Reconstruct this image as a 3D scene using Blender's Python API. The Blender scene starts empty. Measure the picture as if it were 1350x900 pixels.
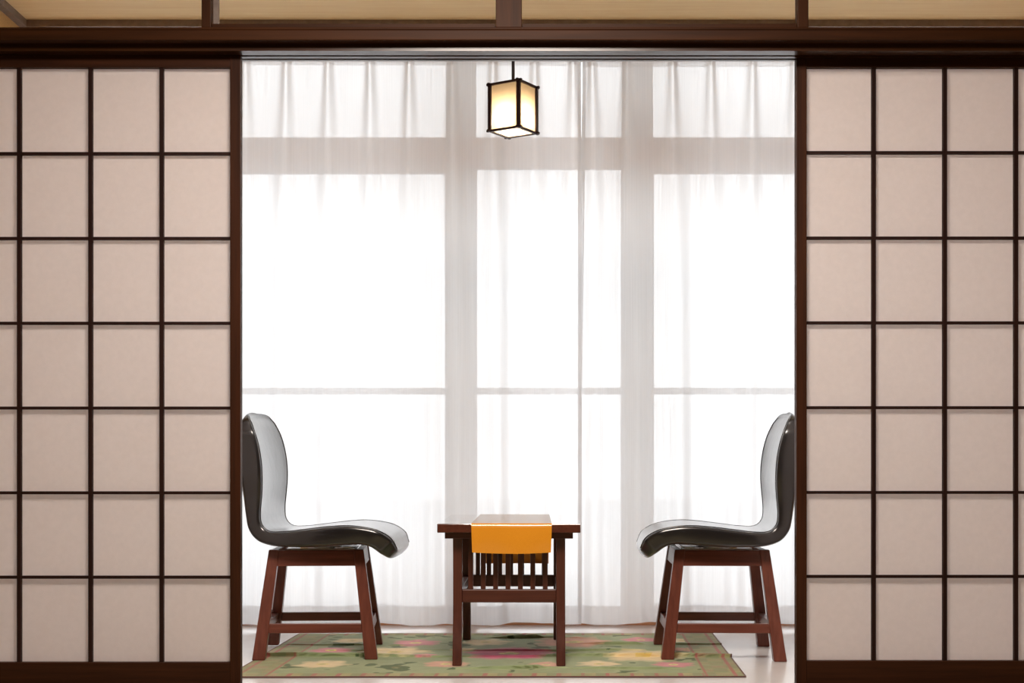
import bpy, bmesh, math, random
from mathutils import Vector, Matrix, noise
random.seed(7)
PI = math.pi
S = bpy.context.scene
COL = S.collection

# ------------------------------------------------------------------ camera
F, HX, HY, EYE = 1800.0, 675.0, 608.0, 0.66     # focal length in px of a 1350 px wide frame, horizon point, eye height


def at(px, py, d):
    """pixel + distance -> point of the place"""
    return Vector(((px - HX) / F * d, d, EYE - (py - HY) / F * d))


cam_d = bpy.data.cameras.new('camera')
cam_d.sensor_width = 36.0
cam_d.lens = 36.0 * F / 1350.0
cam_d.shift_y = (HY - 450.0) / 1350.0
cam_d.clip_start = 0.05
cam = bpy.data.objects.new('camera', cam_d)
COL.objects.link(cam)
cam.location = (0, 0, EYE)
cam.rotation_euler = (PI / 2, 0, 0)
S.camera = cam

S.view_settings.view_transform = 'Standard'
S.view_settings.look = 'None'
S.view_settings.gamma = 1
S.view_settings.use_curve_mapping = False
S.view_settings.exposure = 0.0


# ------------------------------------------------------------------ materials
def new_mat(name):
    m = bpy.data.materials.new(name)
    m.use_nodes = True
    nt = m.node_tree
    nt.nodes.clear()
    out = nt.nodes.new('ShaderNodeOutputMaterial')
    return m, nt, out


def N(nt, kind, **kw):
    n = nt.nodes.new('ShaderNode' + kind)
    for k, v in kw.items():
        if k in n.inputs:
            n.inputs[k].default_value = v
        else:
            setattr(n, k, v)
    return n


def coords(nt, scale):
    tc = N(nt, 'TexCoord')
    mp = N(nt, 'Mapping')
    mp.inputs['Scale'].default_value = scale
    nt.links.new(tc.outputs['Object'], mp.inputs['Vector'])
    return mp.outputs['Vector']


def ramp(nt, fac, stops):
    r = N(nt, 'ValToRGB')
    el = r.color_ramp.elements
    while len(el) > 1:
        el.remove(el[-1])
    el[0].position, el[0].color = stops[0][0], (*stops[0][1], 1)
    for p, c in stops[1:]:
        e = el.new(p)
        e.color = (*c, 1)
    nt.links.new(fac, r.inputs['Fac'])
    return r.outputs['Color']


def bump(nt, height, strength, dist=0.002):
    b = N(nt, 'Bump', Strength=strength, Distance=dist)
    nt.links.new(height, b.inputs['Height'])
    return b.outputs['Normal']


def principled(nt, out, **kw):
    p = N(nt, 'BsdfPrincipled', **kw)
    nt.links.new(p.outputs['BSDF'], out.inputs['Surface'])
    return p


def wood(name, dark, light, axis, rough=0.4, grain=60.0, spec=0.5):
    m, nt, out = new_mat(name)
    sc = [grain] * 3
    sc[axis] = grain * 0.05
    v = coords(nt, sc)
    n = N(nt, 'TexNoise', Scale=1.0, Detail=6.0, Roughness=0.62)
    nt.links.new(v, n.inputs['Vector'])
    p = principled(nt, out, Roughness=rough)
    p.inputs['Specular IOR Level'].default_value = spec
    nt.links.new(ramp(nt, n.outputs['Fac'], [(0.28, dark), (0.75, light)]), p.inputs['Base Color'])
    nt.links.new(bump(nt, n.outputs['Fac'], 0.12), p.inputs['Normal'])
    return m


def mottled(name, a, b, scale, rough=0.8, bump_s=0.1, stretch=(1, 1, 1), spec=0.3):
    m, nt, out = new_mat(name)
    v = coords(nt, stretch)
    n = N(nt, 'TexNoise', Scale=scale, Detail=5.0, Roughness=0.6)
    nt.links.new(v, n.inputs['Vector'])
    p = principled(nt, out, Roughness=rough)
    p.inputs['Specular IOR Level'].default_value = spec
    nt.links.new(ramp(nt, n.outputs['Fac'], [(0.3, a), (0.7, b)]), p.inputs['Base Color'])
    if bump_s:
        nt.links.new(bump(nt, n.outputs['Fac'], bump_s), p.inputs['Normal'])
    return m


BEAM_D, BEAM_L = (0.024, 0.0072, 0.0018), (0.060, 0.019, 0.0048)
M = {}
M['beam_x'] = wood('dark stained beam', BEAM_D, BEAM_L, 0, 0.55, 45, 0.15)
M['head'] = wood('planed door head', BEAM_D, BEAM_L, 0, 0.28, 45, 0.7)
M['beam_z'] = wood('dark stained post', BEAM_D, BEAM_L, 2, 0.55, 45, 0.15)
M['screen_x'] = wood('screen rail wood', (0.024, 0.007, 0.0025), (0.060, 0.018, 0.006), 0, 0.5, 60, 0.2)
M['screen_z'] = wood('screen stile wood', (0.024, 0.007, 0.0025), (0.060, 0.018, 0.006), 2, 0.5, 60, 0.2)
M['bar'] = wood('screen lattice wood', (0.013, 0.004, 0.003), (0.030, 0.010, 0.007), 2, 0.55, 60, 0.2)
FD, FL = (0.105, 0.027, 0.017), (0.205, 0.060, 0.036)
M['red_x'] = wood('red brown wood', FD, FL, 0, 0.32, 70)
M['red_y'] = wood('red brown wood lengthwise', FD, FL, 1, 0.32, 70)
M['red_z'] = wood('red brown wood upright', FD, FL, 2, 0.32, 70)
M['top'] = wood('polished table top wood', (0.07, 0.018, 0.011), (0.135, 0.039, 0.023), 1, 0.12, 50, 0.6)
TD, TL = (0.060, 0.015, 0.0095), (0.118, 0.034, 0.020)
M['table_x'] = wood('dark red table wood', TD, TL, 0, 0.34, 70)
M['table_y'] = wood('dark red table wood lengthwise', TD, TL, 1, 0.34, 70)
M['table_z'] = wood('dark red table wood upright', TD, TL, 2, 0.34, 70)
_nt = M['top'].node_tree
_p = [n for n in _nt.nodes if n.type == 'BSDF_PRINCIPLED'][0]
_nt.links.remove(_p.inputs['Normal'].links[0])
_p.inputs['Coat Weight'].default_value = 1.0
_p.inputs['Coat Roughness'].default_value = 0.02
M['lantern'] = wood('lantern frame wood', (0.012, 0.004, 0.006), (0.030, 0.010, 0.011), 2, 0.4, 90, 0.3)
M['ceiling'] = mottled('veranda ceiling boards', (0.88, 0.64, 0.33), (0.96, 0.75, 0.43), 22, 0.6, 0.05, (0.12, 2.2, 1))
M['plaster'] = mottled('sand plaster', (0.26, 0.19, 0.11), (0.34, 0.25, 0.15), 160, 0.9, 0.3)
M['end_wall'] = mottled('ochre sand plaster', (0.56, 0.34, 0.13), (0.66, 0.42, 0.18), 160, 0.9, 0.3)
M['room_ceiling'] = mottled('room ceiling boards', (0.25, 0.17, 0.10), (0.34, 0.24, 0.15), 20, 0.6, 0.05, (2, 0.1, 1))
M['tatami'] = mottled('tatami straw', (0.22, 0.19, 0.11), (0.30, 0.26, 0.16), 60, 0.7, 0.2, (0.2, 6, 1))
M['moulding'] = mottled('grey ceiling moulding', (0.20, 0.15, 0.13), (0.28, 0.22, 0.19), 30, 0.5, 0.03)
M['win_wood'] = wood('window rail wood', (0.70, 0.33, 0.12), (0.82, 0.42, 0.18), 0, 0.5, 40)
M['win_pale'] = mottled('pale window post', (0.84, 0.80, 0.78), (0.88, 0.85, 0.83), 30, 0.5, 0.03)
M['sill'] = wood('orange sill wood', (0.50, 0.22, 0.10), (0.65, 0.33, 0.17), 0, 0.45, 40)
M['terrace'] = mottled('pale terrace concrete', (0.74, 0.75, 0.76), (0.82, 0.82, 0.82), 12, 0.9, 0.1)
M['cloth'] = mottled('orange runner cloth', (0.90, 0.33, 0.010), (0.96, 0.38, 0.018), 300, 0.75, 0, (1, 1, 1), 0.3)
p = [n for n in M['cloth'].node_tree.nodes if n.type == 'BSDF_PRINCIPLED'][0]
p.inputs['Sheen Weight'].default_value = 1.0
p.inputs['Sheen Roughness'].default_value = 0.35
p.inputs['Sheen Tint'].default_value = (1, 0.9, 0.8, 1)
_nt = M['cloth'].node_tree
_out = [n for n in _nt.nodes if n.type == 'OUTPUT_MATERIAL'][0]
_tl = N(_nt, 'BsdfTranslucent')
_tl.inputs['Color'].default_value = (0.95, 0.40, 0.04, 1)
_mx = N(_nt, 'MixShader', Fac=0.06)
_nt.links.new(p.outputs[0], _mx.inputs[1])
_nt.links.new(_tl.outputs[0], _mx.inputs[2])
_nt.links.new(_mx.outputs[0], _out.inputs['Surface'])
p.inputs['Roughness'].default_value = 0.3
p.inputs['Coat Weight'].default_value = 1.0
p.inputs['Coat Roughness'].default_value = 0.02
p.inputs['Specular IOR Level'].default_value = 0.7
M['cloth_hem'] = mottled('rust runner hem', (0.42, 0.11, 0.015), (0.50, 0.14, 0.02), 300, 0.8, 0.2)


def m_floor():
    m, nt, out = new_mat('pale veranda floor')
    v = coords(nt, (1, 1, 1))
    n = N(nt, 'TexNoise', Scale=6.0, Detail=5.0)
    nt.links.new(v, n.inputs['Vector'])
    p = principled(nt, out, Roughness=0.24)
    p.inputs['Specular IOR Level'].default_value = 0.6
    nt.links.new(ramp(nt, n.outputs['Fac'], [(0.3, (0.75, 0.735, 0.735)), (0.7, (0.81, 0.795, 0.795))]), p.inputs['Base Color'])
    return m


M['floor'] = m_floor()


def m_leather():
    m, nt, out = new_mat('black leather')
    v = coords(nt, (1, 1, 1))
    n = N(nt, 'TexVoronoi', Scale=420.0)
    nt.links.new(v, n.inputs['Vector'])
    n2 = N(nt, 'TexNoise', Scale=14.0, Detail=3.0)
    nt.links.new(v, n2.inputs['Vector'])
    p = principled(nt, out, Roughness=0.3)
    p.inputs['Base Color'].default_value = (0.006, 0.0055, 0.0075, 1)
    p.inputs['Specular IOR Level'].default_value = 0.4
    p.inputs['Coat IOR'].default_value = 1.65
    p.inputs['Coat Weight'].default_value = 1.0
    p.inputs['Coat Roughness'].default_value = 0.22
    b1 = bump(nt, n.outputs['Distance'], 0.08, 0.001)
    b2 = N(nt, 'Bump', Strength=0.12, Distance=0.01)
    nt.links.new(n2.outputs['Fac'], b2.inputs['Height'])
    nt.links.new(b1, b2.inputs['Normal'])
    nt.links.new(b2.outputs['Normal'], p.inputs['Normal'])
    return m


M['leather'] = m_leather()
m, nt, out = new_mat('black piping')
p = principled(nt, out, Roughness=0.2)
p.inputs['Base Color'].default_value = (0.03, 0.026, 0.028, 1)
p.inputs['Coat Weight'].default_value = 0.8
M['piping'] = m
m, nt, out = new_mat('chrome steel')
p = principled(nt, out, Roughness=0.16, Metallic=1.0)
p.inputs['Base Color'].default_value = (0.8, 0.8, 0.82, 1)
M['steel'] = m
m, nt, out = new_mat('black cord')
p = principled(nt, out, Roughness=0.5)
p.inputs['Base Color'].default_value = (0.008, 0.006, 0.012, 1)
M['cord'] = m


def m_paper(name, refl, trans, mix, scale):
    m, nt, out = new_mat(name)
    v = coords(nt, (1, 1, 1))
    n = N(nt, 'TexNoise', Scale=scale, Detail=6.0, Roughness=0.65)
    nt.links.new(v, n.inputs['Vector'])
    d = N(nt, 'BsdfDiffuse')
    t = N(nt, 'BsdfTranslucent')
    for node, c in ((d, refl), (t, trans)):
        a = tuple(x * 0.965 for x in c)
        nt.links.new(ramp(nt, n.outputs['Fac'], [(0.35, a), (0.65, c)]), node.inputs['Color'])
    mx = N(nt, 'MixShader', Fac=mix)
    nt.links.new(d.outputs[0], mx.inputs[1])
    nt.links.new(t.outputs[0], mx.inputs[2])
    nt.links.new(mx.outputs[0], out.inputs['Surface'])
    return m


M['paper'] = m_paper('screen paper', (0.86, 0.79, 0.77), (0.93, 0.82, 0.80), 0.50, 55)
M['lamp_paper'] = m_paper('lantern paper', (0.24, 0.19, 0.13), (0.18, 0.145, 0.098), 0.55, 80)
M['lamp_acrylic'] = m_paper('lantern bottom sheet', (0.30, 0.28, 0.25), (0.22, 0.20, 0.17), 0.55, 80)


def m_sheer(name, t0):
    """woven sheer: open weave lets light straight through, the threads scatter the rest; denser where seen at a slant"""
    m, nt, out = new_mat(name)
    v = coords(nt, (420, 6, 2.0))
    n = N(nt, 'TexNoise', Scale=1.0, Detail=2.0)
    nt.links.new(v, n.inputs['Vector'])
    g = N(nt, 'NewGeometry')
    dot = N(nt, 'VectorMath', operation='DOT_PRODUCT')
    nt.links.new(g.outputs['Normal'], dot.inputs[0])
    nt.links.new(g.outputs['Incoming'], dot.inputs[1])
    ab = N(nt, 'Math', operation='ABSOLUTE')
    nt.links.new(dot.outputs['Value'], ab.inputs[0])
    mx0 = N(nt, 'Math', operation='MAXIMUM')
    nt.links.new(ab.outputs[0], mx0.inputs[0])
    mx0.inputs[1].default_value = 0.15
    inv = N(nt, 'Math', operation='DIVIDE')
    inv.inputs[0].default_value = 1.0
    nt.links.new(mx0.outputs[0], inv.inputs[1])
    mr = N(nt, 'MapRange')
    mr.inputs['From Min'].default_value = 0.3
    mr.inputs['From Max'].default_value = 0.7
    mr.inputs['To Min'].default_value = t0 - 0.04
    mr.inputs['To Max'].default_value = t0 + 0.04
    nt.links.new(n.outputs['Fac'], mr.inputs['Value'])
    pw = N(nt, 'Math', operation='POWER')
    nt.links.new(mr.outputs[0], pw.inputs[0])
    nt.links.new(inv.outputs[0], pw.inputs[1])
    d = N(nt, 'BsdfDiffuse')
    d.inputs['Color'].default_value = (0.86, 0.86, 0.87, 1)
    t = N(nt, 'BsdfTranslucent')
    t.inputs['Color'].default_value = (0.93, 0.93, 0.94, 1)
    cl = N(nt, 'MixShader', Fac=0.68)
    nt.links.new(d.outputs[0], cl.inputs[1])
    nt.links.new(t.outputs[0], cl.inputs[2])
    tr = N(nt, 'BsdfTransparent')
    mx = N(nt, 'MixShader')
    nt.links.new(pw.outputs[0], mx.inputs[0])
    nt.links.new(cl.outputs[0], mx.inputs[1])
    nt.links.new(tr.outputs[0], mx.inputs[2])
    nt.links.new(mx.outputs[0], out.inputs['Surface'])
    return m


M['sheer'] = m_sheer('white sheer curtain', 0.135)
M['sheer_hem'] = m_sheer('white sheer doubled hem', 0.45)
M['sheer_edge'] = m_sheer('sheer turned edge', 0.10)

m, nt, out = new_mat('window glass')
fr = N(nt, 'Fresnel', IOR=1.45)
tr = N(nt, 'BsdfTransparent')
gl = N(nt, 'BsdfGlossy', Roughness=0.0)
mx = N(nt, 'MixShader')
nt.links.new(fr.outputs[0], mx.inputs[0])
nt.links.new(tr.outputs[0], mx.inputs[1])
nt.links.new(gl.outputs[0], mx.inputs[2])
nt.links.new(mx.outputs[0], out.inputs['Surface'])
M['glass'] = m

m, nt, out = new_mat('lamp bulb')
e = N(nt, 'Emission', Strength=560.0)
e.inputs['Color'].default_value = (1.0, 0.80, 0.58, 1)
nt.links.new(e.outputs[0], out.inputs['Surface'])
M['bulb'] = m


# ------------------------------------------------------------------ building helpers
def obj(name, bm, mat, parent=None, smooth=False, bevel=0.0, subsurf=0, normals=True):
    if normals:
        bmesh.ops.recalc_face_normals(bm, faces=bm.faces)
    me = bpy.data.meshes.new(name)
    bm.to_mesh(me)
    bm.free()
    o = bpy.data.objects.new(name, me)
    COL.objects.link(o)
    me.materials.append(mat)
    if smooth:
        for p in me.polygons:
            p.use_smooth = True
    if bevel:
        md = o.modifiers.new('bevel', 'BEVEL')
        md.width = bevel
        md.segments = 2
        md.limit_method = 'ANGLE'
        md.angle_limit = math.radians(40)
    if subsurf:
        md = o.modifiers.new('subsurf', 'SUBSURF')
        md.levels = md.render_levels = subsurf
    if parent:
        o.parent = parent
    return o


def thing(name, label, cat, loc=(0, 0, 0), rotz=0.0, group=None):
    o = bpy.data.objects.new(name, None)
    COL.objects.link(o)
    o.empty_display_size = 0.05
    o.location = loc
    o.rotation_euler = (0, 0, rotz)
    return tag(o, label, cat, group)


def tag(o, label, cat, group=None):
    o['label'] = label
    o['category'] = cat
    if group:
        o['group'] = group
    return o


def struct(name, bm, mat, parent=None, **kw):
    o = obj(name, bm, mat, parent, **kw)
    if parent is None:
        o['kind'] = 'structure'
    return o


def hexa(bm, v8):
    """v8: bottom ring of four, top ring of four"""
    v = [bm.verts.new(c) for c in v8]
    for f in ((0, 1, 2, 3), (4, 5, 6, 7), (0, 1, 5, 4), (1, 2, 6, 5), (2, 3, 7, 6), (3, 0, 4, 7)):
        bm.faces.new([v[i] for i in f])


def box(bm, x0, x1, y0, y1, z0, z1):
    hexa(bm, [(x0, y0, z0), (x1, y0, z0), (x1, y1, z0), (x0, y1, z0),
              (x0, y0, z1), (x1, y0, z1), (x1, y1, z1), (x0, y1, z1)])
    return bm


def B(*a):
    return box(bmesh.new(), *a)


def boxes(*rows):
    bm = bmesh.new()
    for r in rows:
        box(bm, *r)
    return bm


def tube(bm, pts, r, sides=8):
    rings = []
    n = len(pts)
    for i, c in enumerate(pts):
        a, b = pts[max(i - 1, 0)], pts[min(i + 1, n - 1)]
        t = (Vector(b) - Vector(a)).normalized()
        u = t.orthogonal().normalized() if i == 0 else (u - t * u.dot(t)).normalized()
        w = t.cross(u)
        rings.append([bm.verts.new(Vector(c) + (u * math.cos(k * 2 * PI / sides) + w * math.sin(k * 2 * PI / sides)) * r) for k in range(sides)])
    for a, b in zip(rings, rings[1:]):
        for k in range(sides):
            bm.faces.new((a[k], a[(k + 1) % sides], b[(k + 1) % sides], b[k]))
    bm.faces.new(rings[0])
    bm.faces.new(rings[-1])
    return bm


def spline(pts, n):
    """Catmull-Rom through pts (tuples), n samples, even in arc length"""
    P = [Vector(p) for p in pts]
    P = [P[0] * 2 - P[1]] + P + [P[-1] * 2 - P[-2]]
    dense = []
    for i in range(1, len(P) - 2):
        for k in range(24):
            t = k / 24
            a, b, c, d = P[i - 1:i + 3]
            dense.append(0.5 * ((2 * b) + (c - a) * t + (2 * a - 5 * b + 4 * c - d) * t * t + (3 * b - a - 3 * c + d) * t ** 3))
    dense.append(P[-2])
    L = [0.0]
    for a, b in zip(dense, dense[1:]):
        L.append(L[-1] + (b - a).length)
    res, j = [], 0
    for i in range(n):
        s = L[-1] * i / (n - 1)
        while j < len(L) - 2 and L[j + 1] < s:
            j += 1
        f = (s - L[j]) / max(L[j + 1] - L[j], 1e-9)
        res.append(dense[j].lerp(dense[j + 1], min(max(f, 0), 1)))
    return res


def lerp_table(tab, x):
    for (x0, y0), (x1, y1) in zip(tab, tab[1:]):
        if x <= x1:
            f = max(0, (x - x0) / (x1 - x0))
            f = f * f * (3 - 2 * f)
            return y0 + (y1 - y0) * f
    return tab[-1][1]


# ------------------------------------------------------------------ the setting
XL, XR = -1.914, 2.15               # veranda end walls
CEIL = 2.374
Z_HEAD = 1.8427                     # underside of the door head
struct('floor', boxes((XL - 0.1, XR + 0.1, 4.0375, 5.77, -0.1, 0.0)), M['floor'])
struct('floor_room', boxes((-2.6, 2.6, -1.6, 3.93, -0.1, 0.0)), M['tatami'])
struct('sill_door', boxes((-2.6, 2.6, 3.9305, 4.0370, -0.1, -0.0005)), M['beam_x'])
struct('ceiling', boxes((XL - 0.1, XR + 0.1, 4.05, 5.77, CEIL, CEIL + 0.08)), M['ceiling'])
struct('ceiling_room', boxes((-2.7, 2.7, -1.7, 3.95, 2.50, 2.58)), M['room_ceiling'])
struct('wall_left', boxes((XL - 0.1, XL, 4.05, 5.77, 0.0, CEIL)), M['end_wall'])
struct('wall_right', boxes((XR, XR + 0.1, 4.05, 5.77, 0.0, CEIL)), M['end_wall'])
struct('wall_room_left', boxes((-2.7, -2.6, -1.6, 3.93, 0.0, 2.5)), M['plaster'])
struct('wall_room_right', boxes((2.6, 2.7, -1.6, 3.93, 0.0, 2.5)), M['plaster'])
struct('wall_room_rear', boxes((-2.7, 2.7, -1.7, -1.6, 0.0, 2.5)), M['plaster'])
struct('wall_partition', boxes((-2.7, -1.70, 3.972, 4.030, 0.0, Z_HEAD), (1.76, 2.7, 3.972, 4.030, 0.0, Z_HEAD),
                               (-2.7, 2.7, 3.95, 4.05, 2.20, 2.58)), M['plaster'])
# mouldings where the veranda ceiling meets its walls
struct('trim_1', boxes((XL, XR, 5.30, 5.33, CEIL - 0.027, CEIL)), M['moulding'])
struct('trim_2', boxes((XL, XL + 0.030, 4.06, 5.299, CEIL - 0.027, CEIL)), M['moulding'])
struct('trim_3', boxes((XR - 0.030, XR, 4.06, 5.299, CEIL - 0.027, CEIL)), M['moulding'])

# door head with its two grooves, transom sill above it
yb = 4.037
struct('beam_1', boxes((-2.6, 2.6, 3.935, 3.978, Z_HEAD, 1.892), (-2.6, 2.6, 3.991, 4.011, Z_HEAD, 1.892), (-2.6, 2.6, 4.024, yb, Z_HEAD, 1.892),
                       (-2.6, 2.6, 3.978, 3.991, 1.865, 1.892), (-2.6, 2.6, 4.011, 4.024, 1.865, 1.892)), M['head'])
zt = at(0, 35.5, 3.90).z
struct('beam_2', boxes((-2.6, 2.6, 3.900, yb, 1.8925, zt), (-2.6, 2.6, 3.900, 3.9345, at(0, 53, 3.9).z, 1.8930)), M['beam_x'], bevel=0.003)
# raised transom sill between the outer posts, and the posts
pxs = ((265.5, 278, 3.905), (653.5, 688, 3.905), (1051.5, 1066, 3.905))
zc = at(0, 32, 3.93).z
struct('trim_4', boxes((at(279, 0, 3.925).x, at(653, 0, 3.925).x, 3.925, 4.02, zt, zc)), M['beam_x'])
struct('trim_5', boxes((at(688.5, 0, 3.925).x, at(1051, 0, 3.925).x, 3.925, 4.02, zt, zc)), M['beam_x'])
for i, (a, b, d) in enumerate(pxs):
    struct('pillar_%d' % (i + 1), boxes((at(a, 0, d).x, at(b, 0, d).x, d, d + 0.035 if i != 1 else 4.0, zt, 2.20)), M['beam_z'], bevel=0.002)
struct('trim_6', boxes((at(281, 0, 3.96).x, at(287, 0, 3.96).x, 3.96, 3.985, zc, 2.20)), M['moulding'])

# window wall
YW = 5.50
struct('wall_back', boxes((XL - 0.1, XR + 0.1, YW, YW + 0.27, 2.345, CEIL + 0.08)), M['plaster'])
struct('sill_window', boxes((XL, XR, YW, YW + 0.27, 0.0, 0.030)), M['sill'], bevel=0.003)


def wx(px):
    return at(px, 0, 5.68).x


def wz(py):
    return at(0, py, 5.61).z


posts = [(wx(592), wx(623)), (wx(825), wx(857))]
for i, (a, b) in enumerate(posts):
    struct('pillar_%d' % (i + 4), boxes((a, b, 5.680, 5.75, 0.030, 2.345)), M['win_pale'])
struct('trim_7', boxes((XL, XR, 5.610, 5.6799, wz(214), wz(181))), M['win_wood'])
zb1, zb0 = wz(181), wz(214)
spans = [(XL, posts[0][0]), (posts[0][1], posts[1][0]), (posts[1][1], XR)]
rz0, rz1 = at(0, 519.5, 5.695).z, at(0, 511, 5.695).z
for i, (a, b) in enumerate(spans):
    w = bpy.data.objects.new('window_%d' % (i + 1), None)
    COL.objects.link(w)
    w['kind'] = 'structure'
    s, t = 0.018, 0.014
    y0, y1 = 5.695, 5.725
    low = zb0
    fr = boxes((a, a + s, y0, y1, 0.031, low + 0.03), (b - s, b, y0, y1, 0.031, low + 0.03), (a + s, b - s, y0, y1, 0.031, 0.055),
               (a + s, b - s, y0, y1, rz0, rz1), (a + s, b - s, y0, y1, low - (0.026 if i != 1 else 0.008), low + 0.03))
    obj('lower_sash', fr, M['win_pale'], w)
    fr = boxes((a, a + t, y0, y1, zb1, 2.344), (b - t, b, y0, y1, zb1, 2.344), (a + t, b - t, y0, y1, 2.336, 2.344), (a + t, b - t, y0, y1, zb1, zb1 + 0.012))
    obj('upper_sash', fr, M['win_pale'], w)
    for (z0, z1) in ((0.055, rz0), (rz1, low - 0.008), (zb1 + 0.012, 2.336)):
        bm = B(a + t, b - t, 5.708, 5.712, z0, z1)
        obj('pane', bm, M['glass'], w)
struct('ground', boxes((-14, 14, 5.78, 26, -0.14, -0.06)), M['terrace'])


# ------------------------------------------------------------------ sliding screens
def screen(label, x0, x1, yf, bars, rows, ztop, zbot_rail, side):
    root = thing('paper_screen', label, 'sliding screen', ((x0 + x1) / 2, yf + 0.015, 0), 0, 'sliding paper screens either side of the opening')
    cx, cy = root.location.x, root.location.y
    st, th = 0.0305, 0.030
    y0, y1 = yf - cy, yf + th - cy
    X0, X1 = x0 - cx, x1 - cx
    zr = ztop
    zt = Z_HEAD - 0.0006
    zin = at(0, 88.5, yf).z
    obj('stile', B(X0, X0 + st, y0, y1, 0.001, zt), M['screen_z'], root, bevel=0.0015)
    obj('stile', B(X1 - st, X1, y0, y1, 0.001, zt), M['screen_z'], root, bevel=0.0015)
    obj('rail', B(X0 + st, X1 - st, y0 + 0.002, y1 - 0.002, zin, zt), M['screen_x'], root, bevel=0.001)
    obj('rail', B(X0 + st, X1 - st, y0 + 0.001, y1 - 0.001, 0.001, zbot_rail), M['screen_x'], root, bevel=0.0015)
    bm = bmesh.new()
    bw = 0.0058
    for b in bars:
        box(bm, b - cx - bw, b - cx + bw, y0 + 0.006, y0 + 0.019, zbot_rail, zin)
    for r in rows:
        box(bm, X0 + st, X1 - st, y0 + 0.007, y0 + 0.0185, r - 0.0043, r + 0.0043)
    obj('lattice', bm, M['bar'], root)
    bm = bmesh.new()
    bm.faces.new([bm.verts.new(c) for c in ((X0 + st, y0 + 0.0205, zbot_rail), (X1 - st, y0 + 0.0205, zbot_rail), (X1 - st, y0 + 0.0205, zin), (X0 + st, y0 + 0.0205, zin))])
    obj('paper', bm, M['paper'], root)
    return root


yl, yr = 3.970, 4.003
rows_px = (201.5, 313.5, 425.5, 537.5, 649.5, 761)
screen('paper lattice screen on the left of the opening',
       at(-89, 0, yl).x, at(317, 0, yl).x, yl, [at(p, 0, yl).x for p in (-71 + 0.5, 23.8, 118, 212)][1:], [at(0, r, yl).z for r in rows_px], 1.83, at(0, 873, yl).z, -1)
rows_px = (200.2, 313, 425, 537, 649, 760)
screen('paper lattice screen on the right of the opening', at(1050, 0, yr).x, at(1456, 0, yr).x, yr, [at(p, 0, yr).x for p in (1153, 1247, 1341)], [at(0, r, yr).z for r in rows_px], 1.83, at(0, 871, yr).z, 1)

# ------------------------------------------------------------------ curtains
def curtain(label, x0, x1, pleats, lead_edge, seed):
    YC, ZT = (5.370, 2.330) if lead_edge > 0 else (5.392, 2.330)
    root = thing('sheer_curtain', label, 'curtain', ((x0 + x1) / 2, YC, 0), 0, 'white sheer curtains at the window')
    cx = root.location.x
    nx, nz = int((x1 - x0) / 0.0045), 56

    def hem_z(x):
        return 0.018 + 0.007 * max(0, math.sin(x * 9.5 + seed)) + 0.003 * math.sin(x * 23 + seed)

    def depth(x, z):
        f = (ZT - z) / ZT                      # 0 at the top, 1 at the hem
        wdt = 0.009 + 0.050 * min(1, f * 2.2)
        amp = 0.030 * (1 - 0.62 * min(1, f * 1.6))
        y = 0.0
        for k, pk in enumerate(pleats):
            q = pk + 0.016 * math.sin(k * 2.3 + seed) * f
            u = (x - q) / wdt
            if abs(u) < 3.2:
                y -= amp * math.exp(-u * u)
        y += 0.009 * f * math.sin(x * 38 + 2.0 * math.sin(x * 5 + seed)) + 0.006 * f * math.sin(x * 73 + seed * 3)
        y += 0.012 * math.sin(x * 2.6 + seed) * (0.3 + 0.7 * f)
        return y

    def P(x, z, off=0.0):
        return (x - cx, depth(x, z) + off, z)
    bm = bmesh.new()
    grid = []
    for j in range(nz + 1):
        row = []
        for i in range(nx + 1):
            xs = x0 - (0.016 * min(1, 1.6 * (1 - j / nz)) if lead_edge < 0 else 0)
            x = xs + (x1 - xs) * i / nx
            z = hem_z(x) + (ZT - hem_z(x)) * j / nz
            row.append(bm.verts.new(P(x, z)))
        grid.append(row)
    for j in range(nz):
        for i in range(nx):
            bm.faces.new((grid[j][i], grid[j][i + 1], grid[j + 1][i + 1], grid[j + 1][i]))
    obj('sheer_cloth', bm, M['sheer'], root, smooth=True, normals=False)

    def strip(name, xa, xb, za, zb, off, n, mrow):
        bm = bmesh.new()
        g = []
        for j in range(mrow + 1):
            row = []
            for i in range(n + 1):
                wb = 1 - j / mrow if name == 'side_hem' else (1 if za is None else 0)
                sh = 0.016 * min(1, 1.6 * wb) if lead_edge < 0 else 0
                x = xa - sh + (xb - xa + (0 if name == 'side_hem' else sh)) * i / n
                lo = hem_z(x) if za is None else za
                z = lo + ((zb if za is not None else hem_z(x) + zb) - lo) * j / mrow
                row.append(bm.verts.new(P(x, z, off)))
            g.append(row)
        for j in range(mrow):
            for i in range(n):
                bm.faces.new((g[j][i], g[j][i + 1], g[j + 1][i + 1], g[j + 1][i]))
        obj(name, bm, M['sheer_edge' if name == 'side_hem' else 'sheer_hem'], root, smooth=True, normals=False)
    strip('hem', x0, x1, None, 0.075, 0.0025, nx, 4)
    strip('header_tape', x0, x1, 2.216, ZT, 0.0025, nx, 4)
    a, b = (x1 - 0.014, x1) if lead_edge > 0 else (x0, x0 + 0.014)
    strip('side_hem', a, b, None, ZT - 0.03, 0.003, 4, nz)
    return root


def cX(px):
    return at(px, 0, 5.36).x


pl = [cX(p) for p in (-10, 40, 92, 146, 200, 258, 324, 378, 433, 488, 540, 596, 650, 705, 755)]
curtain('sheer white curtain behind the left chair and the lantern, its edge by the centre gap', XL + 0.01, cX(766.5), pl, 1, 0.7)
pl = [cX(p) for p in (781, 827, 887, 938, 993, 1048, 1105, 1160, 1215, 1270, 1325, 1380)]
curtain('sheer white curtain behind the right chair, right of the centre gap', cX(768.5), XR - 0.01, pl, -1, 2.1)


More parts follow.
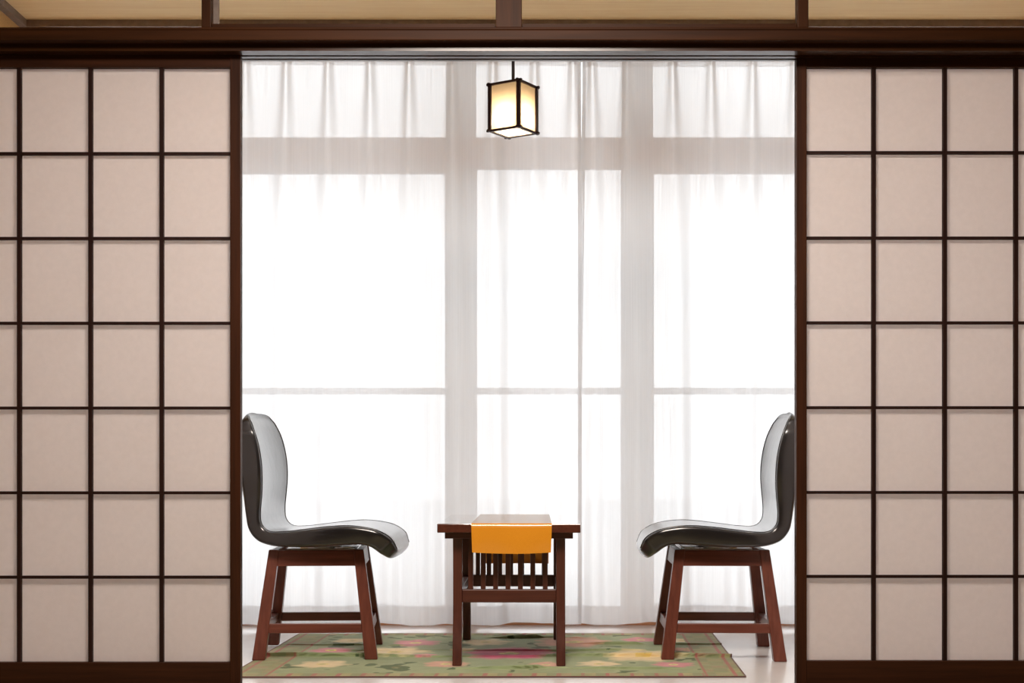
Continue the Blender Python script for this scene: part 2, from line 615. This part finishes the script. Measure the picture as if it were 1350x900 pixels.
# ------------------------------------------------------------------ lantern
LY = 4.70
lan = thing('hanging_lantern', 'small square lit paper lantern in a dark frame, hung on a black cord', 'lantern', (0.004, LY, 1.789), math.radians(57.8))
hs, h = 0.0575, 0.166              # half side at the posts, height
bar = 0.0042


def frame_ring(z0, z1, ext):
    bm = bmesh.new()
    for s in (-1, 1):
        a, b = sorted((s * hs - bar, s * hs + bar))
        box(bm, -hs - ext, hs + ext, a, b, z0, z1)
        box(bm, a, b, -hs - ext, hs + ext, z0 + 0.0003, z1 - 0.0003)
    return bm


obj('top_frame', frame_ring(h - 0.008, h, 0.0125), M['lantern'], lan)
obj('bottom_frame', frame_ring(0.0, 0.0075, 0.0125), M['lantern'], lan)
for sx in (-1, 1):
    for sy in (-1, 1):
        obj('post', B(sx * hs - 0.0058, sx * hs + 0.0058, sy * hs - 0.0058, sy * hs + 0.0058, 0.0075, h - 0.008), M['lantern'], lan)
for k in range(4):
    bm = bmesh.new()
    q = hs - 0.006
    R = Matrix.Rotation(k * PI / 2, 4, 'Z')
    bm.faces.new([bm.verts.new(R @ Vector(c)) for c in ((-q, -hs + 0.001, 0.0075), (q, -hs + 0.001, 0.0075), (q, -hs + 0.001, h - 0.008), (-q, -hs + 0.001, h - 0.008))])
    obj('paper_panel', bm, M['lamp_paper'], lan)
bm = bmesh.new()
q = hs - bar
bm.faces.new([bm.verts.new(c) for c in ((-q, -q, 0.004), (q, -q, 0.004), (q, q, 0.004), (-q, q, 0.004))])
obj('bottom_sheet', bm, M['lamp_acrylic'], lan)
bm = B(-q, q, -0.008, 0.008, h - 0.007, h - 0.001)
obj('cord_bar', bm, M['lantern'], lan)
bm = bmesh.new()
tube(bm, [(0, 0, h - 0.002), (0, 0, (h + CEIL - 1.789) / 2), (0, 0, CEIL - 1.789 - 0.02)], 0.0054, 10)
obj('cord', bm, M['cord'], lan, smooth=True)
bm = bmesh.new()
bmesh.ops.create_cone(bm, cap_ends=True, segments=32, radius1=0.038, radius2=0.045, depth=0.022, matrix=Matrix.Translation((0, 0, CEIL - 1.789 - 0.011)))
obj('ceiling_cap', bm, M['lantern'], lan)
bm = bmesh.new()
tube(bm, [(0, 0, h - 0.008), (0, 0, 0.072)], 0.012, 16)
obj('lamp_holder', bm, M['lamp_acrylic'], lan, smooth=True)
bm = bmesh.new()
bmesh.ops.create_uvsphere(bm, u_segments=20, v_segments=14, radius=0.019, matrix=Matrix.Translation((0, 0, 0.050)))
obj('bulb', bm, M['bulb'], lan, smooth=True)


# ------------------------------------------------------------------ swivel chairs
INNER = [(-.238, .812), (-.214, .775), (-.192, .72), (-.180, .66), (-.177, .60), (-.181, .54), (-.188, .485), (-.184, .448), (-.158, .425), (-.105, .425),
         (-.040, .434), (.030, .443), (.095, .447), (.150, .442), (.202, .430), (.244, .404), (.260, .368)]
OUTER = [(-.250, .806), (-.262, .77), (-.266, .72), (-.264, .66), (-.258, .60), (-.250, .54), (-.242, .475), (-.232, .428), (-.203, .392), (-.150, .374),
         (-.060, .370), (.010, .372), (.075, .376), (.130, .380), (.172, .373), (.202, .351), (.226, .334)]


def seat_shell(nst=72, nr=32):
    inn = spline([(x, z, 0) for x, z in INNER], nst)
    outp = [Vector((x, z, 0)) for x, z in OUTER]
    # pair outer points with the same parameter as inner
    dense_in = spline([(x, z, 0) for x, z in INNER], 400)
    dense_out = []
    # parameter of each control point along inner arc
    tpar = []
    for x, z in INNER:
        k = min(range(400), key=lambda i: (dense_in[i] - Vector((x, z, 0))).length)
        tpar.append(k / 399)
    bm = bmesh.new()
    rings, edges = [], [[], []]
    nC = len(OUTER)
    outd = []
    for i in range(nst):
        t = i / (nst - 1)
        k = max(j for j in range(nC - 1) if tpar[j] <= t + 1e-9)
        f = (t - tpar[k]) / max(tpar[k + 1] - tpar[k], 1e-6)
        P = [outp[max(k - 1, 0)], outp[k], outp[k + 1], outp[min(k + 2, nC - 1)]]
        o = 0.5 * ((2 * P[1]) + (P[2] - P[0]) * f + (2 * P[0] - 5 * P[1] + 4 * P[2] - P[3]) * f * f + (3 * P[1] - P[0] - 3 * P[2] + P[3]) * f ** 3)
        outd.append(o)
    for i in range(nst):
        t = i / (nst - 1)
        a, b = inn[i], outd[i]
        w = lerp_table([(0, .175), (.03, .203), (.09, .220), (.22, .222), (.36, .212), (.44, .214), (.55, .228), (.80, .236), (.89, .232), (.95, .220), (1.0, .190)], t)
        dish = lerp_table([(0, .020), (.15, .030), (.33, .024), (.42, .006), (.5, .004), (.7, .010), (.85, .004), (1, 0)], t)
        mid, hv = (a + b) / 2, (a - b) / 2
        ring = []
        for k in range(nr):
            th = 2 * PI * k / nr
            c, s = math.cos(th), math.sin(th)
            u = math.copysign(abs(c) ** 0.22, c)
            v = math.copysign(abs(s) ** 0.26, s)
            pos = mid + hv * v
            nrm = hv.normalized()
            d = dish * (1 - u * u) * (1 if v > 0 else 0.55)
            pos = pos - nrm * d
            ring.append(bm.verts.new((pos.x, w * u, pos.y)))
        rings.append(ring)
        for sgn, k in ((0, nr * 3 // 8), (1, nr // 8)):
            edges[sgn].append(ring[k].co * 1.0)
    for r0, r1 in zip(rings, rings[1:]):
        for k in range(nr):
            bm.faces.new((r0[k], r0[(k + 1) % nr], r1[(k + 1) % nr], r1[k]))
    for r, sg in ((rings[0], 1), (rings[-1], -1)):
        c = sum((v.co for v in r), Vector()) / nr
        out_dir = (Vector((0, 0, .012)) if sg == 1 else Vector((.010, 0, -.013)))
        prev = r
        for sc, o in ((0.86, 0.55), (0.52, 0.92)):
            ring = [bm.verts.new(c + (v.co - c) * sc + out_dir * o) for v in r]
            for k in range(nr):
                bm.faces.new((prev[k], prev[(k + 1) % nr], ring[(k + 1) % nr], ring[k]))
            prev = ring
        cv = bm.verts.new(c + out_dir)
        for k in range(nr):
            bm.faces.new((prev[k], prev[(k + 1) % nr], cv))
    pip = []
    for e in edges:
        pip.append([q.copy() for q in e])
    return bm, pip


def make_chair(label, loc, base_rot, seat_rot, mirror, seat_dx, drop_rear=0.0):
    root = thing('swivel_chair', label, 'chair', loc, (PI if mirror else 0) + base_rot, 'black leather chairs facing across the table')
    bo, to, ht, lw0, lw1 = 0.206, 0.157, 0.360, 0.042, 0.034

    def half(z):
        return bo + (to - bo) * z / ht
    for sx in (-1, 1):
        for sy in (-1, 1):
            def c(o, i):
                return None
            bm = bmesh.new()
            zb = -drop_rear if sx < 0 else 0.0
            ring = []
            for z, lw in ((zb, lw0), (ht, lw1)):
                o = half(z)
                i = o - lw
                ring += [(sx * o, sy * o, z), (sx * i, sy * o, z), (sx * i, sy * i, z), (sx * o, sy * i, z)]
            hexa(bm, ring)
            obj('leg', bm, M['red_z'], root, bevel=0.0025)
    z0, z1 = 0.306, 0.358
    for s in (-1, 1):
        def rail_pts(z0, z1, inset, thick, along_x):
            pts = []
            for z in (z0, z1):
                o = half(z) - inset
                e = half(z) - 0.030
                r = [(-e, s * o), (e, s * o), (e, s * (o - thick)), (-e, s * (o - thick))]
                pts += [((a, b, z) if along_x else (b, a, z)) for a, b in r]
            return pts
        for ax in (True, False):
            bm = bmesh.new()
            hexa(bm, rail_pts(z0, z1, 0.0035, 0.022, ax))
            obj('apron', bm, M['red_x' if ax else 'red_y'], root, bevel=0.0015)
            bm = bmesh.new()
            hexa(bm, rail_pts(0.086, 0.117, 0.007, 0.022, ax))
            obj('stretcher', bm, M['red_x' if ax else 'red_y'], root, bevel=0.002)
    # swivel: lower plate on the base, round bearing, upper plate under the seat
    bm = boxes((-0.105, 0.135, -0.125, 0.125, 0.358, 0.362))
    obj('swivel_plate', bm, M['steel'], root, bevel=0.001)
    bm = bmesh.new()
    bmesh.ops.create_cone(bm, cap_ends=True, segments=36, radius1=0.075, radius2=0.075, depth=0.011, matrix=Matrix.Translation((0, 0, 0.3675)))
    obj('swivel_bearing', bm, M['steel'], root)
    bm = bmesh.new()
    tube(bm, [(0.060, -0.13, 0.366), (0.118, -0.135, 0.366), (0.128, -0.12, 0.366), (0.128, 0.12, 0.366), (0.118, 0.135, 0.366), (0.060, 0.13, 0.366)], 0.0032, 8)
    obj('swivel_bracket', bm, M['steel'], root, smooth=True)
    bm, pip = seat_shell()
    Rz = Matrix.Translation((seat_dx, 0, 0)) @ Matrix.Rotation(seat_rot - base_rot, 4, 'Z')
    bmesh.ops.transform(bm, matrix=Rz, verts=bm.verts)
    sh = obj('seat_shell', bm, M['leather'], root, smooth=True, subsurf=1)
    for e in pip:
        bm = bmesh.new()
        tube(bm, [Rz @ q for q in e], 0.0022, 6)
        obj('piping', bm, M['piping'], sh, smooth=True)
    return root


RUG_T = 0.005
STAND = RUG_T + 0.0008
make_chair('black leather swivel chair on the left, backed up to the left paper screen', (-0.660, 4.705, STAND), 0.05, -0.04, False, 0.027)
make_chair('black leather swivel chair on the right, rear legs standing off the rug', (0.706, 4.705, STAND), -0.036, -0.06, True, 0.010, STAND - 0.0006)


# ------------------------------------------------------------------ side table
tb = thing('side_table', 'low red brown side table with slatted ends and curved legs between the chairs', 'table', (-0.0045, 4.71, STAND), -0.016)
HT = 0.462 - STAND
obj('tabletop', B(-0.228, 0.228, -0.37, 0.37, HT - 0.029, HT), M['top'], tb, bevel=0.0025)
bm = bmesh.new()
for s in (-1, 1):
    a, b = sorted((s * 0.345, s * 0.318))
    box(bm, -0.205, 0.205, a, b, HT - 0.049, HT - 0.0292)
    a, b = sorted((s * 0.180, s * 0.158))
    box(bm, a, b, -0.318, 0.318, HT - 0.049, HT - 0.0292)
obj('apron', bm, M['table_x'], tb, bevel=0.0015)
legp = [(0.0, 0.345), (0.05, 0.336), (0.10, 0.324), (0.15, 0.314), (0.20, 0.309), (0.28, 0.308), (0.36, 0.312), (HT - 0.049, 0.318)]
for sx in (-1, 1):
    for sy in (-1, 1):
        bm = bmesh.new()
        prev = None
        pts = spline([(z, y, 0) for z, y in legp], 18)
        rings = []
        for q in pts:
            z, yo = q.x, q.y
            dep = 0.040 + 0.008 * max(0, 1 - z / 0.1) + 0.006 * max(0, (z - 0.25) / 0.15)
            xo, xi = 0.181, 0.152 if z < 0.15 else 0.152
            rings.append([bm.verts.new(c) for c in ((sx * xo, sy * yo, z), (sx * xi, sy * yo, z), (sx * xi, sy * (yo - dep), z), (sx * xo, sy * (yo - dep), z))])
        for r0, r1 in zip(rings, rings[1:]):
            for k in range(4):
                bm.faces.new((r0[k], r0[(k + 1) % 4], r1[(k + 1) % 4], r1[k]))
        bm.faces.new(rings[0])
        bm.faces.new(rings[-1])
        obj('leg', bm, M['table_z'], tb, bevel=0.0025)
for sy in (-1, 1):
    a, b = sorted((sy * 0.270, sy * 0.298))
    obj('end_rail', B(-0.152, 0.152, a, b, 0.198, 0.240), M['table_x'], tb, bevel=0.002)
    for k in range(7):
        x = -0.1285 + k * 0.0402 + 0.004
        a, b = sorted((sy * 0.277, sy * 0.291))
        obj('slat', B(x - 0.008, x + 0.008, a, b, 0.240, HT - 0.0292), M['table_z'], tb, bevel=0.001)
for sx in (-1, 1):
    a, b = sorted((sx * 0.157, sx * 0.177))
    obj('side_rail', B(a, b, -0.270, 0.270, 0.203, 0.235), M['table_y'], tb, bevel=0.002)

# runner hanging over both ends of the table
rn = thing('table_runner', 'orange cloth runner draped over the low side table', 'table runner', (0.009 - 0.0045, 4.71, 0.462), -0.016)
prof = [(-0.3745, -0.095), (-0.3765, -0.06), (-0.3765, -0.03), (-0.3755, -0.008), (-0.3722, -0.0002), (-0.366, 0.0017), (-0.30, 0.0015), (0.0, 0.0015), (0.30, 0.0015),
        (0.366, 0.0017), (0.3722, -0.0002), (0.3755, -0.008), (0.3765, -0.03), (0.377, -0.09), (0.3755, -0.182)]


def runner_mesh(lo, hi, n, name, mat, off=0.0):
    pts = spline([(y, z, 0) for y, z in prof], 140)
    i0, i1 = int(lo * 139), int(hi * 139)
    bm = bmesh.new()
    g = []
    for i in range(i0, i1 + 1):
        q = pts[i]
        row = []
        for k in range(n + 1):
            u = k / n * 2 - 1
            hw = 0.128
            hang = max(0, -q.y)
            x = u * (hw - 0.03 * hang * (1 if q.x < 0 else .5))
            s = -1 if q.x < 0 else 1
            y = q.x + s * off + s * hang * (0.05 * (1 + math.sin(u * 4.1 + 0.6)) * 0.5)
            z = q.y + off * (1 if hang < .002 else 0) + (0.004 * (u * u) * (hang / 0.095) if q.x < 0 else 0)
            row.append(bm.verts.new((x, y, z)))
        g.append(row)
    for a, b in zip(g, g[1:]):
        for k in range(n):
            bm.faces.new((a[k], a[k + 1], b[k + 1], b[k]))
    o = obj(name, bm, mat, rn, smooth=True)
    return o


runner_mesh(0, 1, 24, 'cloth', M['cloth'])
h2 = runner_mesh(0.988, 1.0, 24, 'hem', M['cloth_hem'], 0.0016)

# ------------------------------------------------------------------ rug
rc = [Vector((-0.873, 4.160)), Vector((0.7155, 4.168)), Vector((0.767, 5.21)), Vector((-0.812, 5.205))]   # near left, near right, far right, far left
RW, RL = 1.585, 1.045


def rug_xy(u, v):
    a = rc[0].lerp(rc[1], u)
    b = rc[3].lerp(rc[2], u)
    return a.lerp(b, v)


def px_uv(px, py):
    d = EYE * F / (py - HY)
    X = (px - HX) / F * d
    # invert the near-parallelogram
    v = (d - 4.164) / 1.043
    a, b = rc[0].lerp(rc[3], v).x, rc[1].lerp(rc[2], v).x
    return (X - a) / (b - a), v


MAG, PINK, SALM, CREAM, YEL = (0.52, 0.10, 0.19), (0.52, 0.20, 0.23), (0.55, 0.31, 0.22), (0.64, 0.53, 0.32), (0.62, 0.50, 0.20)
flowers = [(672, 863, .165, MAG), (520, 861, .135, CREAM), (425, 877, .095, CREAM), (437, 859, .085, PINK), (548, 849, .10, PINK), (588, 877, .085, SALM),
           (756, 848, .16, SALM), (848, 866, .16, CREAM), (888, 878, .075, PINK), (845, 845, .08, PINK), (640, 848, .10, CREAM), (790, 877, .08, CREAM),
           (465, 846, .08, CREAM), (720, 878, .07, SALM), (905, 858, .06, SALM), (380, 850, .07, PINK), (900, 846, .07, CREAM), (560, 866, .05, PINK), (610, 858, .05, CREAM)]
fl = []
for i, (a, b, r, c) in enumerate(flowers):
    u, v = px_uv(a, b)
    fl.append((u * RW, v * RL, r, c, 5 + i % 3, i * 1.3))
GREEN, GREEN2, OLIVE, LEAF = (0.235, 0.285, 0.155), (0.30, 0.34, 0.19), (0.17, 0.17, 0.075), (0.085, 0.125, 0.055)
LINE = (0.36, 0.115, 0.105)
BORD = [(0.30, 0.32, 0.15), (0.42, 0.36, 0.17), (0.24, 0.25, 0.13), (0.40, 0.27, 0.16)]


def mixc(a, b, f):
    f = max(0, min(1, f))
    return tuple(x + (y - x) * f for x, y in zip(a, b))


def rug_color(u, v):
    x, y = u * RW, v * RL
    n1 = noise.noise(Vector((x * 7, y * 7, 1)))
    n2 = noise.noise(Vector((x * 26, y * 26, 5)))
    c = mixc(GREEN, GREEN2, 0.5 + 0.9 * n1)
    if n1 + 0.5 * n2 > 0.34:
        c = LEAF if n2 > -0.1 else OLIVE
    for fx, fy, r, col, k, ph in fl:
        dx, dy = x - fx, y - fy
        d = math.hypot(dx, dy)
        a = math.atan2(dy, dx)
        R = r * (0.90 + 0.09 * math.sin(k * a + ph)) * (1 + 0.22 * n2)
        if d < R:
            q = d / R
            cc = mixc(mixc(col, (0.9, 0.75, 0.6), 0.12), col, q)
            cc = mixc(cc, GREEN2, max(0, (q - 0.70) / 0.36))
            cc = mixc(cc, tuple(z * 0.72 for z in col), 0.35 * max(0, math.sin(k * 2 * a + ph)) * q)
            if q < 0.24:
                cc = YEL if q > 0.12 else mixc(YEL, GREEN, .5)
            c = cc
    # borders: plaid band round the edge
    ex, ey = min(x, RW - x), min(y, RL - y)
    bwx, bwy = 0.125, 0.062
    if ex < bwx or ey < bwy:
        if ex < bwx and not (ey < bwy and ex > bwx):
            cell = int(y / 0.075) + int(ex / 0.045)
            c = mixc(GREEN, BORD[cell % 4], 0.4)
            if abs(ex - 0.030) < 0.0045 or abs(ex - 0.118) < 0.0045:
                c = LINE
            if abs((y / 0.075) % 1 - 0.5) < 0.06 and ex < 0.12:
                c = mixc(c, LINE, 0.4)
        else:
            cell = int(x / 0.0375)
            c = mixc(GREEN, BORD[cell % 4], 0.7)
            if abs((x / 0.075) % 1 - 0.5) < 0.09:
                c = LINE
        c = mixc(c, OLIVE, 0.25 + 0.5 * n2)
    if ex < 0.006 or ey < 0.006:
        c = (0.12, 0.06, 0.05)
    w = 1.35 + 0.12 * math.sin(y * 900) + 0.15 * n2
    return tuple(z * w for z in c)


def ridge(x, y):
    """creases running across the rug"""
    h = 0.0
    for yy, amp, ph, x0, x1 in ((0.425, .0085, .3, -1, 3), (0.715, .0075, 2.2, -1, .42), (0.735, .0075, 1.1, 1.12, 3), (0.155, .010, .9, .70, 1.02), (0.145, .006, .2, 1.05, 1.35), (0.90, .008, 1.7, .78, 1.05), (0.57, .004, 4.1, 0.2, 1.3)):
        c = yy + 0.010 * math.sin(x * 7 + ph) + 0.006 * math.sin(x * 19 + ph)
        e = 1.0
        e *= 1 / (1 + math.exp(-(x - x0) / 0.03)) * 1 / (1 + math.exp((x - x1) / 0.03))
        a = 2.0 * amp * e * (0.6 + 0.35 * math.sin(x * 5.3 + ph * 2))
        dd = y - c
        if -0.006 < dd < 0.10:
            if dd < 0:
                s = 1 + dd / 0.006
                s = s * s * (3 - 2 * s)
            else:
                s = (1 - dd / 0.10) ** 2
            h = max(h, a * s)
    return h


nu, nv = 420, 300
bm = bmesh.new()
cl = bm.loops.layers.float_color.new('pattern')
top, colr = [], {}
FEET = []
for dx, dy in ((-1, -1), (1, -1), (-1, 1), (1, 1)):
    FEET.append((-0.660 + dx * 0.19 - 0.05 * dy * 0.19, 4.705 + dy * 0.19))
    FEET.append((0.706 + dx * 0.19, 4.705 + dy * 0.19))
    FEET.append((-0.0045 + dx * 0.166 + 0.016 * dy * 0.32, 4.71 + dy * 0.322))


def damp(p):
    k = 1.0
    for fx, fy in FEET:
        q = max(abs(p.x - fx) / 0.045, abs(p.y - fy) / 0.045)
        k = min(k, max(0, min(1, (q - 0.75) / 0.9)))
    return k


for j in range(nv + 1):
    row = []
    for i in range(nu + 1):
        u, v = i / nu, j / nv
        p = rug_xy(u, v)
        wob = 0.003 * math.sin(p.x * 11) if j in (0, nv) else 0
        hh = ridge(u * RW, v * RL) * damp(p)
        vert = bm.verts.new((p.x, p.y + wob - 1.2 * hh, RUG_T + hh))
        colr[vert] = rug_color(u, v)
        row.append(vert)
    top.append(row)
for j in range(nv):
    for i in range(nu):
        bm.faces.new((top[j][i], top[j][i + 1], top[j + 1][i + 1], top[j + 1][i]))
edge = [top[0][i] for i in range(nu + 1)] + [top[j][nu] for j in range(1, nv + 1)] + [top[nv][i] for i in range(nu - 1, -1, -1)] + [top[j][0] for j in range(nv - 1, 0, -1)]
low = []
for v in edge:
    w = bm.verts.new((v.co.x, v.co.y, 0.0006))
    colr[w] = (0.10, 0.05, 0.045)
    low.append(w)
for k in range(len(edge)):
    bm.faces.new((edge[k], edge[k - 1], low[k - 1], low[k]))
bm.faces.new(low)
for f in bm.faces:
    for lp in f.loops:
        lp[cl] = (*colr[lp.vert], 1)
m, nt, out = new_mat('woven floral rug')
at_n = N(nt, 'VertexColor', layer_name='pattern')
p = principled(nt, out, Roughness=0.85)
p.inputs['Specular IOR Level'].default_value = 0.25
p.inputs['Sheen Weight'].default_value = 0.25
nt.links.new(at_n.outputs['Color'], p.inputs['Base Color'])
v = coords(nt, (260, 520, 1))
wn = N(nt, 'TexNoise', Scale=1.0, Detail=2.0)
nt.links.new(v, wn.inputs['Vector'])
nt.links.new(bump(nt, wn.outputs['Fac'], 0.3, 0.002), p.inputs['Normal'])
rug = obj('floral_rug', bm, m, smooth=True)
tag(rug, 'green woven rug with pink and cream flowers lying under the table and chairs', 'rug')

# ------------------------------------------------------------------ light
W = bpy.data.worlds.new('overcast sky')
S.world = W
W.use_nodes = True
bg = W.node_tree.nodes['Background']
bg.inputs['Color'].default_value = (0.95, 0.98, 1.0, 1)
bg.inputs['Strength'].default_value = 3.4

lamp = bpy.data.lights.new('room_ceiling_lamp', 'AREA')
lamp.shape = 'DISK'
lamp.size = 0.9
lamp.energy = 92
lamp.color = (1.0, 0.88, 0.78)
lo = bpy.data.objects.new('room_ceiling_lamp', lamp)
COL.objects.link(lo)
lo.location = (0.0, 2.5, 2.42)
S.cycles.max_bounces = 16
S.cycles.diffuse_bounces = 8
S.cycles.transparent_max_bounces = 24
S.cycles.caustics_reflective = False
S.cycles.caustics_refractive = False
